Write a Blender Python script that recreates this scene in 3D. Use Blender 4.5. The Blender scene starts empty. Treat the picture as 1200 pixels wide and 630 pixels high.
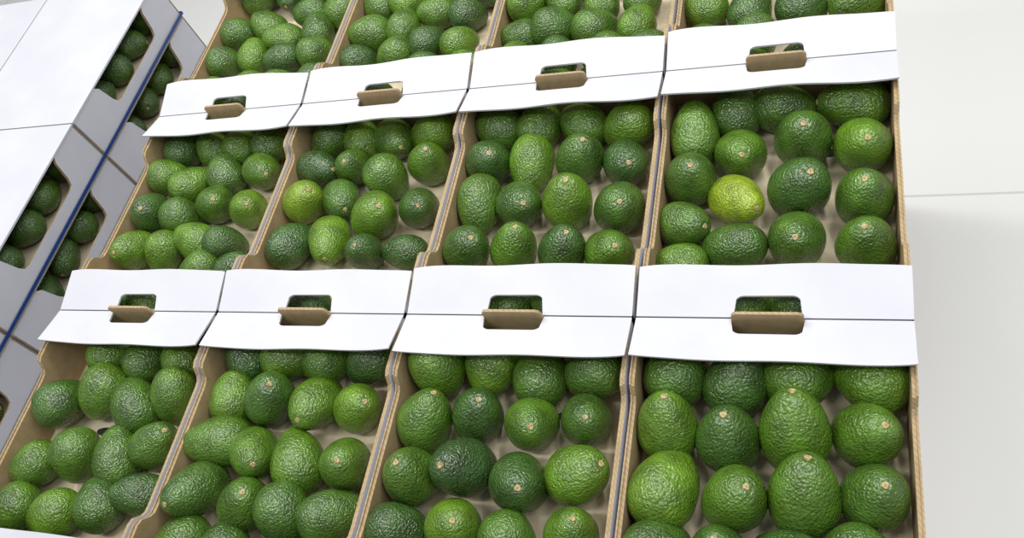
import bpy, math, random
from mathutils import Matrix, Vector
W=0.30; D=0.394; H=0.095; BED=-0.083; Z0=0.86
rng=random.Random(11)
scene=bpy.context.scene
scene.view_settings.view_transform='Standard'
coll=scene.collection

# ------------------------------------------------------------------ materials
def new_mat(name):
    m=bpy.data.materials.new(name); m.use_nodes=True
    nt=m.node_tree; b=nt.nodes['Principled BSDF']
    return m,nt,b
def N(nt,t,**kw):
    n=nt.nodes.new(t)
    for k,v in kw.items(): setattr(n,k,v)
    return n
def ramp(nt,stops,interp='LINEAR'):
    r=nt.nodes.new('ShaderNodeValToRGB'); r.color_ramp.interpolation=interp
    els=r.color_ramp.elements
    while len(els)>1: els.remove(els[-1])
    els[0].position=stops[0][0]; els[0].color=(*stops[0][1],1)
    for p,c in stops[1:]:
        e=els.new(p); e.color=(*c,1)
    return r

def avocado_material():
    m,nt,b=new_mat('avocado_skin'); L=nt.links.new
    tc=N(nt,'ShaderNodeTexCoord'); oi=N(nt,'ShaderNodeObjectInfo')
    off=N(nt,'ShaderNodeVectorMath',operation='SCALE'); off.inputs[0].default_value=(37,91,53)
    L(oi.outputs['Random'],off.inputs['Scale'])
    add=N(nt,'ShaderNodeVectorMath',operation='ADD')
    L(tc.outputs['Object'],add.inputs[0]); L(off.outputs[0],add.inputs[1])
    base=ramp(nt,[(0,(.028,.068,.018)),(.35,(.044,.104,.014)),(.7,(.074,.158,.011)),(.9,(.115,.22,.012)),(1,(.29,.38,.02))])
    L(oi.outputs['Color'],base.inputs[0])
    big=N(nt,'ShaderNodeTexNoise'); big.inputs['Scale'].default_value=1.3; big.inputs['Detail'].default_value=4
    L(add.outputs[0],big.inputs['Vector'])
    mr=N(nt,'ShaderNodeMapRange'); mr.inputs[1].default_value=.3; mr.inputs[2].default_value=.7; mr.inputs[3].default_value=.65; mr.inputs[4].default_value=1.55
    L(big.outputs['Fac'],mr.inputs[0])
    mul=N(nt,'ShaderNodeVectorMath',operation='SCALE'); L(base.outputs[0],mul.inputs[0]); L(mr.outputs[0],mul.inputs['Scale'])
    # paler crests of the pebbles + lenticel dots
    vo=N(nt,'ShaderNodeTexVoronoi'); vo.inputs['Scale'].default_value=10
    L(add.outputs[0],vo.inputs['Vector'])
    sp=ramp(nt,[(0,(1,1,1)),(.16,(.6,.6,.6)),(.34,(0,0,0))]); L(vo.outputs['Distance'],sp.inputs[0])
    mx=N(nt,'ShaderNodeMixRGB'); mx.inputs[2].default_value=(.34,.43,.08,1)
    sc=N(nt,'ShaderNodeMath',operation='MULTIPLY'); sc.inputs[1].default_value=.36
    L(sp.outputs[0],sc.inputs[0]); L(sc.outputs[0],mx.inputs[0]); L(mul.outputs[0],mx.inputs[1])
    L(mx.outputs[0],b.inputs['Base Color'])
    b.inputs['Roughness'].default_value=.22
    b.inputs['Specular IOR Level'].default_value=.85
    v2=N(nt,'ShaderNodeTexVoronoi',feature='SMOOTH_F1'); v2.inputs['Scale'].default_value=12.5; v2.inputs['Smoothness'].default_value=.6
    L(add.outputs[0],v2.inputs['Vector'])
    n2=N(nt,'ShaderNodeTexNoise'); n2.inputs['Scale'].default_value=8; n2.inputs['Detail'].default_value=3
    L(add.outputs[0],n2.inputs['Vector'])
    sm=N(nt,'ShaderNodeMath',operation='SUBTRACT'); L(n2.outputs['Fac'],sm.inputs[0]); L(v2.outputs['Distance'],sm.inputs[1])
    bp=N(nt,'ShaderNodeBump'); bp.inputs['Strength'].default_value=.7; bp.inputs['Distance'].default_value=.0021
    L(sm.outputs[0],bp.inputs['Height']); L(bp.outputs[0],b.inputs['Normal'])
    return m
def stem_material():
    m,nt,b=new_mat('avocado_stem'); L=nt.links.new
    tc=N(nt,'ShaderNodeTexCoord'); n=N(nt,'ShaderNodeTexNoise'); n.inputs['Scale'].default_value=12
    L(tc.outputs['Object'],n.inputs['Vector'])
    r=ramp(nt,[(.35,(.20,.13,.05)),(.6,(.52,.42,.20))]); L(n.outputs[0],r.inputs[0]); L(r.outputs[0],b.inputs['Base Color'])
    b.inputs['Roughness'].default_value=.8
    return m
def white_card():
    m,nt,b=new_mat('white_cardboard'); L=nt.links.new
    tc=N(nt,'ShaderNodeTexCoord'); n=N(nt,'ShaderNodeTexNoise'); n.inputs['Scale'].default_value=9; n.inputs['Detail'].default_value=4
    L(tc.outputs['Object'],n.inputs['Vector'])
    r=ramp(nt,[(.3,(.58,.58,.64)),(.7,(.64,.64,.69))]); L(n.outputs[0],r.inputs[0]); L(r.outputs[0],b.inputs['Base Color'])
    b.inputs['Roughness'].default_value=.5; b.inputs['Specular IOR Level'].default_value=.3
    w=N(nt,'ShaderNodeTexWave'); w.inputs['Scale'].default_value=60; w.bands_direction='X'; w.inputs['Distortion'].default_value=.5
    L(tc.outputs['Object'],w.inputs['Vector'])
    bp=N(nt,'ShaderNodeBump'); bp.inputs['Strength'].default_value=.06; bp.inputs['Distance'].default_value=.0005
    L(w.outputs['Fac'],bp.inputs['Height']); L(bp.outputs[0],b.inputs['Normal'])
    return m
def kraft(name,c1,c2,stripe=0):
    m,nt,b=new_mat(name); L=nt.links.new
    tc=N(nt,'ShaderNodeTexCoord'); n=N(nt,'ShaderNodeTexNoise'); n.inputs['Scale'].default_value=60; n.inputs['Detail'].default_value=6
    L(tc.outputs['Object'],n.inputs['Vector'])
    r=ramp(nt,[(.3,c1),(.7,c2)]); L(n.outputs[0],r.inputs[0])
    col=r.outputs[0]
    w=N(nt,'ShaderNodeTexWave'); w.inputs['Scale'].default_value=90; w.bands_direction='DIAGONAL'
    L(tc.outputs['Object'],w.inputs['Vector'])
    if stripe:
        mx=N(nt,'ShaderNodeMixRGB',blend_type='MULTIPLY'); mx.inputs[0].default_value=stripe
        L(col,mx.inputs[1]); L(w.outputs['Color'],mx.inputs[2]); col=mx.outputs[0]
    L(col,b.inputs['Base Color']); b.inputs['Roughness'].default_value=.85
    bp=N(nt,'ShaderNodeBump'); bp.inputs['Strength'].default_value=.08; bp.inputs['Distance'].default_value=.0006
    L(w.outputs['Fac'],bp.inputs['Height']); L(bp.outputs[0],b.inputs['Normal'])
    return m
def flat(name,c,rough=.6):
    m,nt,b=new_mat(name); L=nt.links.new
    n=N(nt,'ShaderNodeTexNoise'); n.inputs['Scale'].default_value=20
    r=ramp(nt,[(.3,tuple(x*.85 for x in c)),(.7,c)]); L(n.outputs[0],r.inputs[0]); L(r.outputs[0],b.inputs['Base Color'])
    b.inputs['Roughness'].default_value=rough
    return m
M_AV=avocado_material(); M_ST=stem_material(); M_WH=white_card()
M_KR=kraft('kraft_cardboard',(.36,.25,.13),(.45,.325,.18))
M_BED=kraft('kraft_tray_floor',(.68,.57,.40),(.78,.67,.49))
M_DK=flat('painted_slot_shade',(.012,.011,.01))  # near-black colour stands in for the shade inside open bottom slots
M_ED=kraft('corrugated_edge',(.38,.27,.15),(.50,.37,.21),.2)
CR_MATS=[M_WH,M_KR,M_BED,M_DK,M_ED]

# ------------------------------------------------------------------ crate mesh
class MB:
    def __init__(s): s.v=[];s.f=[];s.m=[]
    def prism(s,poly,fn,a,b,ma,mb,ms):
        """poly 2d ring extruded between a and b; fn(p,q,d)->xyz"""
        n=len(poly);o=len(s.v)
        for d in (a,b):
            for p in poly: s.v.append(fn(p[0],p[1],d))
        s.f.append([o+i for i in range(n)][::-1]);s.m.append(ma)
        s.f.append([o+n+i for i in range(n)]);s.m.append(mb)
        for i in range(n):
            j=(i+1)%n;s.f.append([o+i,o+j,o+n+j,o+n+i]);s.m.append(ms)
    def box(s,x0,x1,y0,y1,z0,z1,mt):
        s.prism([(x0,y0),(x1,y0),(x1,y1),(x0,y1)],lambda p,q,d:(p,q,d),z0,z1,mt,mt,mt)
    def strip(s,xs,y0f,y1f,zf,th,mtop,mbot,medge,nr=5):
        n=len(xs);o=len(s.v);K=nr+1
        for lay in (0,1):
            for x in xs:
                a=y0f(x);b=y1f(x)
                for k in range(K):
                    y=a+(b-a)*k/nr
                    s.v.append((x,y,zf(x,y)-(th if lay else 0)))
        def id(l,i,k): return o+l*n*K+i*K+k
        for i in range(n-1):
            for k in range(nr):
                s.f.append([id(0,i,k),id(0,i+1,k),id(0,i+1,k+1),id(0,i,k+1)]);s.m.append(mtop)
                s.f.append([id(1,i,k),id(1,i,k+1),id(1,i+1,k+1),id(1,i+1,k)]);s.m.append(mbot)
            s.f.append([id(0,i,0),id(1,i,0),id(1,i+1,0),id(0,i+1,0)]);s.m.append(medge)
            s.f.append([id(0,i,nr),id(0,i+1,nr),id(1,i+1,nr),id(1,i,nr)]);s.m.append(medge)
        for k in range(nr):
            s.f.append([id(0,0,k),id(0,0,k+1),id(1,0,k+1),id(1,0,k)]);s.m.append(medge)
            s.f.append([id(0,n-1,k),id(1,n-1,k),id(1,n-1,k+1),id(0,n-1,k+1)]);s.m.append(medge)
    def mesh(s,name,mats):
        me=bpy.data.meshes.new(name);me.from_pydata(s.v,[],s.f)
        for m in mats: me.materials.append(m)
        me.polygons.foreach_set('material_index',s.m);me.update()
        return me

def crate_mesh(name,dip,wf,wb,tf,tb,r,flanges=True):
    mb=MB(); g=.0025; X0=g;X1=W-g;Y0=.001;Y1=D-.001
    mb.box(X0,X1,Y0,Y1,-H,BED,2)
    def prof(y0,y1,top):
        return [(y0,-H+.0005),(y1,-H+.0005),(y1,top),(y1-.076,top),(y1-.083,top-dip*.15),(y1-.090,top-dip*.75),(y1-.096,top-dip*.95),(y1-.106,top-dip),
                (y0+.122,top-dip),(y0+.112,top-dip*.95),(y0+.106,top-dip*.75),(y0+.098,top-dip*.15),(y0+.090,top),(y0,top)]
    fx=lambda p,q,d:(d,p,q)
    mb.prism(prof(Y0,Y1,0),fx,X0,X0+.002,0,1,4)
    mb.prism(prof(Y0+.001,Y1-.001,-.0022),fx,X0+.002,X0+.006,1,1,4)
    mb.prism(prof(Y0,Y1,0),fx,X1-.002,X1,1,0,4)
    mb.prism(prof(Y0+.001,Y1-.001,-.0022),fx,X1-.006,X1-.002,1,1,4)
    fy=lambda p,q,d:(p,d,q)
    c=W/2
    e=[(X0,-H+.0005),(X1,-H+.0005),(X1,-.0005),(X0,-.0005)]
    mb.prism(e[::-1],fy,Y0,Y0+.0035,0,1,4)
    a=.0385; th=.018
    eb=[(X0,-H+.0005),(X1,-H+.0005),(X1,-.0005),(c+a,-.0005),(c+a,th-.006),(c+a-.002,th-.002),(c+a-.006,th),(c-a+.006,th),(c-a+.002,th-.002),(c-a,th-.006),(c-a,-.0005),(X0,-.0005)]
    if not flanges: eb=e
    mb.prism(eb[::-1],fy,Y1-.0035,Y1,1,0,4)
    if flanges:
        def notch(aa,d,rc=.011):
            def f(x):
                u=abs(x-c)
                if u>aa: return 0
                if u<=aa-rc: return d
                q=u-(aa-rc); return d-rc+math.sqrt(max(0,rc*rc-q*q))
            return f
        for side in (0,1):
            w=wb if side else wf; tl=tb if side else tf; aa=.0395 if side else .037; dn=.021 if side else .025
            bow=r.uniform(-.003,.004); tw=r.uniform(-.003,.003); skew=r.uniform(-.002,.002)
            nf=notch(aa,dn)
            def Y(y): return Y1-y if side else Y0+y
            def zf(x,yy):
                y=(Y1-yy) if side else (yy-Y0); q=y/w
                return .0012+tl*q+bow*q*math.sin(math.pi*(x-X0)/(X1-X0))+tw*q*(x-c)/c+ .0018*q*q*math.sin(x*40+side)
            def wid(x): return w+skew*(x-c)/c-.0025*(abs((x-c)/c)**10)
            segs=[[X0+(c-aa-X0)*i/12 for i in range(13)],[c-aa+2*aa*i/28 for i in range(29)],[c+aa+(X1-c-aa)*i/12 for i in range(13)]]
            for k,xs in enumerate(segs):
                y0f=(lambda x:Y(nf(x))) if k==1 else (lambda x:Y(0))
                y1f=lambda x:Y(wid(x))
                if side: mb.strip(xs,y1f,y0f,zf,.0028,0,1,0)
                else: mb.strip(xs,y0f,y1f,zf,.0028,0,1,0)
    for (sx,sy) in ((.110,.235),(.218,.30)):  # no holes cut: dark discs on the bed paint in the slots' darkness
        ring=[(sx+.020*math.cos(t*math.pi/9),sy+.007*math.sin(t*math.pi/9)) for t in range(18)]
        mb.prism(ring,lambda p,q,d:(p,q,d),BED+.0001,BED+.0005,3,3,3)
    return mb.mesh(name,CR_MATS)

def add(name,me,mat=None,parent=None):
    o=bpy.data.objects.new(name,me);coll.objects.link(o)
    if parent: o.parent=parent
    if mat is not None: o.matrix_local=mat
    return o
def empty(name,loc=(0,0,0)):
    o=bpy.data.objects.new(name,None);coll.objects.link(o);o.location=loc;o.empty_display_size=.05
    return o

# ------------------------------------------------------------------ avocado meshes
def avocado_mesh(name,Lr,seed):
    r=random.Random(seed); ns,nr=44,30; v=[];f=[];m=[]
    pear=r.uniform(.12,.24); ph=[r.uniform(0,6.28) for _ in range(4)]
    mxr=max(math.sin(t/50*math.pi)*(1-pear*math.cos(t/50*math.pi)) for t in range(51))
    bend=r.uniform(-.06,.06)
    for i in range(nr+1):
        th=math.pi*i/nr
        z=Lr*math.cos(th); rad=math.sin(th)**.96*(1-pear*math.cos(th))/mxr if 0<i<nr else 0
        z-=.07*math.exp(-(th/.2)**2)
        if i in(0,nr): v.append((bend*math.cos(th)**2,0,z)); continue
        for j in range(ns):
            a=2*math.pi*j/ns
            q=1+.020*math.sin(2*a+ph[0]+th)+.016*math.sin(3*a+ph[1]-2*th)+.014*math.sin(5*th+ph[2]+a)
            v.append((rad*q*math.cos(a)+bend*math.cos(th)**2,rad*q*math.sin(a),z))
    def id(i,j):
        if i==0:return 0
        if i==nr:return len(v0)-1
        return 1+(i-1)*ns+j%ns
    v0=list(v)
    for i in range(nr):
        for j in range(ns):
            if i==0: f.append([0,id(1,j),id(1,j+1)])
            elif i==nr-1: f.append([id(i,j),len(v0)-1,id(i,j+1)])
            else: f.append([id(i,j),id(i+1,j),id(i+1,j+1),id(i,j+1)])
            m.append(0)
    # stem button: flared little disc with domed, dimpled top
    top=Lr-.07; o=len(v); prof=[(.09,-.03),(.112,.015),(.108,.045),(.07,.06),(.03,.045)]
    n=12
    for (rr,zz) in prof:
        for j in range(n):
            a=2*math.pi*j/n; k=1+.12*math.sin(3*a+ph[3])
            v.append((rr*k*math.cos(a)+bend,rr*k*math.sin(a),top+zz))
    v.append((bend,0,top+.04))
    for k in range(len(prof)-1):
        for j in range(n):
            f.append([o+k*n+j,o+k*n+(j+1)%n,o+(k+1)*n+(j+1)%n,o+(k+1)*n+j]);m.append(1)
    for j in range(n):
        f.append([o+(len(prof)-1)*n+j,o+(len(prof)-1)*n+(j+1)%n,len(v)-1]);m.append(1)
    me=bpy.data.meshes.new(name);me.from_pydata(v,[],f);me.materials.append(M_AV);me.materials.append(M_ST)
    me.polygons.foreach_set('material_index',m);me.polygons.foreach_set('use_smooth',[True]*len(f));me.update()
    return me
AVL={0:1.15,1:1.22,2:1.30,3:1.40,4:1.48}
AVM={k:[avocado_mesh('avocado_%d_%d'%(k,s),AVL[k],k*10+s) for s in range(3)] for k in AVL}

# x mm, y mm, radius mm, elongation class, stem azimuth/10, stem elevation/10  (crate-local survey)
T={
(2,3):"046 349 37 1 09 0|116 334 35 1 06 5|184 350 36 1 05 -1|254 348 36 1 14 -1|043 280 34 2 08 7|109 269 34 2 09 8|176 280 36 3 09 6|252 281 33 2 34 7|046 209 36 2 07 -1|120 204 33 2 00 7|187 209 35 3 08 6|256 216 33 2 34 8|042 141 33 1 04 -3|106 143 33 2 09 8|174 144 33 1 15 -2|245 153 33 1 34 -3",
(2,2):"045 338 36 1 28 -6|111 346 34 1 26 -5|177 339 34 1 09 0|242 343 33 1 19 -2|043 271 34 2 05 5|111 281 32 2 01 7|182 271 32 2 31 6|247 281 30 2 31 7|042 197 33 2 15 9|106 209 35 3 25 7|180 197 34 2 31 6|246 215 33 2 01 4|039 134 30 2 01 -3|111 142 32 2 35 7|179 131 31 1 30 -5|249 148 30 2 04 7",
(2,1):"043 352 34 1 11 1|107 350 33 1 01 -6|170 351 32 1 05 -4|232 351 32 1 22 -2|041 289 32 1 09 2|109 285 34 3 01 6|177 282 32 3 27 4|242 281 31 2 35 5|043 224 34 4 19 1|110 207 32 4 32 4|176 205 35 2 12 0|248 203 32 2 33 7|042 151 33 4 26 5|122 143 33 2 01 6|187 134 33 2 31 -6|248 142 30 4 03 -3|041 088 32 1 22 0|107 082 31 1 24 -2|175 073 30 1 19 1|238 084 30 1 09 -2",
(2,0):"094 344 32 1 05 -6|163 340 31 1 06 -6|223 347 31 1 12 1|109 282 35 1 24 -3|177 267 34 2 13 1|238 283 30 3 26 -4|184 190 32 3 11 1|242 210 32 2 02 4|242 142 28 3 19 2|187 124 32 1 12 0|116 184 33 1 26 -5|044 264 35 1 08 -4",
(1,3):"042 316 33 3 09 3|095 353 33 1 10 2|160 353 33 2 00 -1|246 353 33 3 18 1|106 273 33 2 28 5|184 291 36 2 28 7|256 274 35 2 28 6|043 234 34 2 30 7|105 199 31 4 31 3|181 208 37 2 32 7|255 193 34 2 26 8|039 164 30 2 33 3|103 130 30 3 17 -2|177 132 34 2 27 6|255 125 33 2 24 8|037 108 27 2 18 0",
(1,2):"043 352 34 1 16 1|108 353 33 1 07 1|176 350 32 1 15 1|245 339 33 1 19 -3|043 281 34 2 32 6|109 280 32 3 27 -2|184 280 33 2 35 7|251 268 32 2 30 5|041 210 32 3 27 -2|107 203 33 2 31 5|178 201 35 2 01 8|252 190 34 2 30 6|042 128 33 2 34 6|112 131 32 2 02 7|182 123 32 2 01 7|247 119 32 2 32 6",
(1,1):"040 355 31 1 22 -5|101 355 31 1 11 2|167 345 32 2 31 5|228 354 32 1 19 -2|040 294 31 3 34 2|104 294 29 2 29 6|176 264 32 1 33 -7|240 290 31 2 33 7|041 224 32 3 35 5|101 230 30 2 31 2|178 192 35 2 34 5|246 205 30 3 31 5|041 146 32 2 07 -2|108 150 32 4 29 2|176 129 27 3 30 7|238 133 27 2 18 1",
(1,0):"041 354 32 1 06 -4|102 355 31 1 14 3|162 355 31 1 07 -2|226 355 30 1 04 -5|039 295 30 2 03 -4|094 277 30 3 06 -3|153 295 32 1 12 2|230 295 31 2 32 3|043 211 34 2 31 6|106 206 31 1 05 -6|163 229 31 2 33 5|236 217 31 2 33 5|040 139 31 3 27 5|100 136 29 2 25 -4|156 155 32 2 16 2|215 151 28 2 03 -5",
(0,3):"038 179 29 1 17 0|107 164 31 1 07 2|180 156 31 1 01 -2|256 150 31 2 01 -2",
(0,2):"038 163 29 2 18 0|100 166 34 1 03 -3|165 163 32 1 04 -2|235 159 30 1 07 1|040 223 31 1 25 -8|100 237 29 1 13 2|168 221 29 1 10 2|239 219 28 1 05 0",
(0,1):"043 208 34 1 19 1|106 216 31 1 08 2|167 173 30 1 05 -2|229 162 29 1 05 -2|163 249 30 1 19 1|230 231 29 1 03 -4|106 152 29 1 20 -2|037 147 28 1 03 -3|040 286 31 1 12 3|100 283 31 1 05 -3",
(0,0):"040 254 31 1 03 -3|101 262 31 1 16 3|146 226 29 3 19 2|225 225 31 1 10 2|038 178 29 2 04 -4|095 189 30 1 09 2|165 175 30 1 20 1|235 190 30 1 04 -3",
}
# ripeness shade of individual fruit (0 dark .. 1 lime)
SH={(1,3):{8:.97,4:.7,6:.75,1:.35,5:.45,9:.25,10:.55,13:.5,14:.6,12:.4,3:.7,0:.6},(1,1):{8:.93,1:.75,13:.85,10:.8,4:.1,6:.6},(1,2):{10:.8,5:.75,1:.6,0:.45,11:.4,7:.15,9:.35},
(1,0):{5:.75,11:.88,6:.4,8:.25,10:.6,7:.6},(2,3):{0:.4,1:.25,4:.75,5:.3,6:.7,7:.6,8:.8,9:.6,10:.6,11:.45,2:.6,3:.7},(2,2):{5:.2,6:.6,7:.4,9:.05,10:.2,11:.75,8:.55,4:.55,13:.8,3:.45},(2,1):{5:.35,6:.75,8:.6,9:.7,10:.7,11:.6,12:.4,13:.55}}
def pack(lst):
    rm=sum(a[2] for a in lst)/len(lst) if lst else .031
    n=6 if rm<.0325 else 5
    for yi in range(n):
        yy=.038+yi*(D-.076)/(n-1)
        for xi in range(4):
            xx=.042+xi*.072
            if all(math.hypot(xx-a[0],yy-a[1])>.055 for a in lst):
                lst.append([xx+rng.uniform(-.003,.003),yy,rm,rng.choice([1,1,2]),rng.uniform(0,36),rng.uniform(-3,3)])
    for a in lst: a[2]*=1.03
    for it in range(60):
        for i in range(len(lst)):
            for j in range(i+1,len(lst)):
                a=lst[i];b=lst[j];dx=b[0]-a[0];dy=b[1]-a[1];d=math.hypot(dx,dy)+1e-6;m=.965*(a[2]+b[2])
                if d<m:
                    q=(m-d)*.25;a[0]-=dx/d*q;a[1]-=dy/d*q;b[0]+=dx/d*q;b[1]+=dy/d*q
        for a in lst:
            a[0]=min(max(a[0],a[2]+.008),W-a[2]-.008);a[1]=min(max(a[1],a[2]+.006),D-a[2]-.006)
    return lst
def place(lst,parent,shades=None,off=(0,0,0)):
    for k,a in enumerate(lst):
        az,el=math.radians(a[4]*10),math.radians(a[5]*10)
        if (a[1]<.06 or a[1]>D-.055): el=max(-.35,min(.35,el))   # fruit tucked under the ledges lies flat
        dv=Vector((math.cos(az)*math.cos(el),math.sin(az)*math.cos(el),math.sin(el)))
        Lr=AVL[int(a[3])]; z=BED+a[2]*math.sqrt((Lr*dv.z)**2+1-dv.z**2)*.995
        q=dv.to_track_quat('Z','Y').to_matrix().to_4x4()@Matrix.Rotation(rng.uniform(0,6.28),4,'Z')
        o=add('avocado_%02d'%(k+1),rng.choice(AVM[int(a[3])]),Matrix.Translation((a[0]+off[0],a[1]+off[1],z+off[2]))@q@Matrix.Diagonal((a[2],a[2],a[2],1)),parent)
        s=(shades or {}).get(k,rng.choice([.2,.4,.5,.6,.7,.78])+rng.uniform(-.06,.06))
        o.color=(s,s,s,1)

# ------------------------------------------------------------------ top layer
for row in range(3):
    for c in range(4):
        lst=[[float(q) for q in e.split()] for e in T[(row,c)].split('|')]
        for a in lst: a[0]/=1000;a[1]/=1000;a[2]/=1000
        lst=pack(lst)
        me=crate_mesh('avocado_crate',.021,.062+rng.uniform(-.002,.002),.057+rng.uniform(-.002,.002),.014,.012,rng)
        add('avocado_crate',me,Matrix.Translation((c*W,(1-row)*D,Z0)))
        p=empty('avocado_pile',(c*W,(1-row)*D,Z0))
        place(lst,p,SH.get((row,c)))
# lower layers
LP=H+.001; NL=7
plain=crate_mesh('stacked_crate',.014,.06,.05,.0,.0,rng,False)
def stack(x0,nc,me,name,top=1):
    p=empty(name,(0,0,0))
    for l in range(top,NL+1):
        for row in range(3):
            for c in range(nc):
                add('crate',me,Matrix.Translation((x0+c*W,(1-row)*D,Z0-l*LP)),p)
    return p
stack(0,4,plain,'crate_stack')
# neighbouring pallet stack: wide side openings, white lids on top
NX=-.20-2*W
openm=crate_mesh('open_side_crate',.060,.06,.05,.004,.004,rng,False)
st=stack(NX,2,openm,'crate_stack',0)
lid=MB()
lid.box(.0015,W-.0015,.0015,D-.0015,.0005,.004,0)
lidm=lid.mesh('lid',CR_MATS)
for row in range(3):
    for c in range(2): add('crate_lid',lidm,Matrix.Translation((NX+c*W,(1-row)*D,Z0)),st)
    for l in range(0,5):
        place([[W-.052,.045+i*.075,.032,1,rng.uniform(0,36),rng.uniform(-3,3)] for i in range(5)],st,{i:.2+.08*i for i in range(5)},(NX+W,(1-row)*D,Z0-l*LP))
# blue strapping around neighbour stack
mb=MB()
def band(z):
    x1=NX+2*W+.001;x0=NX-.001;y0=-D-.001;y1=2*D+.001;t=.0012;h=.006
    mb.box(x1,x1+t,y0-t,y1+t,z,z+h,0);mb.box(x0-t,x0,y0-t,y1+t,z,z+h,0);mb.box(x0,x1,y0-t,y0,z,z+h,0);mb.box(x0,x1,y1,y1+t,z,z+h,0)
for z in (Z0-.088,Z0-.088-4*LP,): band(z)
add('blue_strap',mb.mesh('blue_strap',[flat('blue_plastic',(.008,.05,.24),.35)]),None,st)
# pallets
M_WD=flat('pallet_wood',(.42,.28,.15),.8)
def pallet(x0,x1):
    mb=MB();zt=Z0-H-NL*LP-.0005;y0=-D;y1=2*D
    n=7
    for i in range(n):
        y=y0+i*(y1-y0-.1)/(n-1); mb.box(x0,x1,y,y+.1,zt-.018,zt,0)
    for i in range(3):
        x=x0+i*(x1-x0-.09)/2; mb.box(x,x+.09,y0,y1,.018,zt-.018,0); mb.box(x,x+.09,y0,y1,0,.018,0)
    return mb.mesh('pallet',[M_WD])
add('wooden_pallet',pallet(0,4*W)); add('wooden_pallet',pallet(NX,NX+2*W))
# ------------------------------------------------------------------ room
m,nt,b=new_mat('floor_tile'); L=nt.links.new
tc=N(nt,'ShaderNodeTexCoord'); br=N(nt,'ShaderNodeTexBrick'); br.offset=0; br.inputs['Scale'].default_value=1
br.inputs['Color1'].default_value=(.88,.87,.85,1);br.inputs['Color2'].default_value=(.86,.85,.84,1);br.inputs['Mortar'].default_value=(.66,.65,.63,1)
br.inputs['Brick Width'].default_value=.8;br.inputs['Row Height'].default_value=.8;br.inputs['Mortar Size'].default_value=.003
L(tc.outputs['Object'],br.inputs['Vector']);L(br.outputs['Color'],b.inputs['Base Color']);b.inputs['Roughness'].default_value=.35
mb=MB();mb.box(-3.5,4.5,-3,4,-.1,0,0);add('floor',mb.mesh('floor',[m]))
mw=flat('wall_paint',(.80,.80,.80),.7)
mb=MB();mb.box(-3.5,4.5,4,4.1,0,3.2,0);add('wall_back',mb.mesh('wall_back',[mw]))
# lamps
for i,(x,y,en) in enumerate(((-.6,.9,19),(.35,1.0,21),(1.5,.9,18),(.1,-.6,15),(1.9,-.3,14))):
    l=bpy.data.lights.new('ceiling_tube_lamp','AREA');l.shape='RECTANGLE';l.size=.16;l.size_y=1.2;l.energy=en;l.color=(1,1,.965)
    o=bpy.data.objects.new('ceiling_tube_lamp',l);coll.objects.link(o);o.location=(x,y,2.8);o.rotation_euler=(0,0,math.radians(90 if i%2 else 15))
w=bpy.data.worlds.new('world');scene.world=w;w.use_nodes=True
bg=w.node_tree.nodes['Background'];bg.inputs[0].default_value=(.94,.97,1,1);bg.inputs[1].default_value=.40
# ------------------------------------------------------------------ camera
cam=bpy.data.cameras.new('camera');co=bpy.data.objects.new('camera',cam);coll.objects.link(co)
cam.clip_start=.01;cam.sensor_width=36;cam.lens=991.07*36/1200
R=Matrix(((0.93631,0.18044,-0.30127),(-0.008,-0.84672,-0.53199),(-0.35108,0.50051,-0.79135)))
rx,ry,rz=R[0].normalized(),R[1].normalized(),R[2].normalized()
co.matrix_world=Matrix(((rx[0],-ry[0],-rz[0],1.1143),(rx[1],-ry[1],-rz[1],-0.474),(rx[2],-ry[2],-rz[2],.8576+Z0),(0,0,0,1)))
scene.camera=co
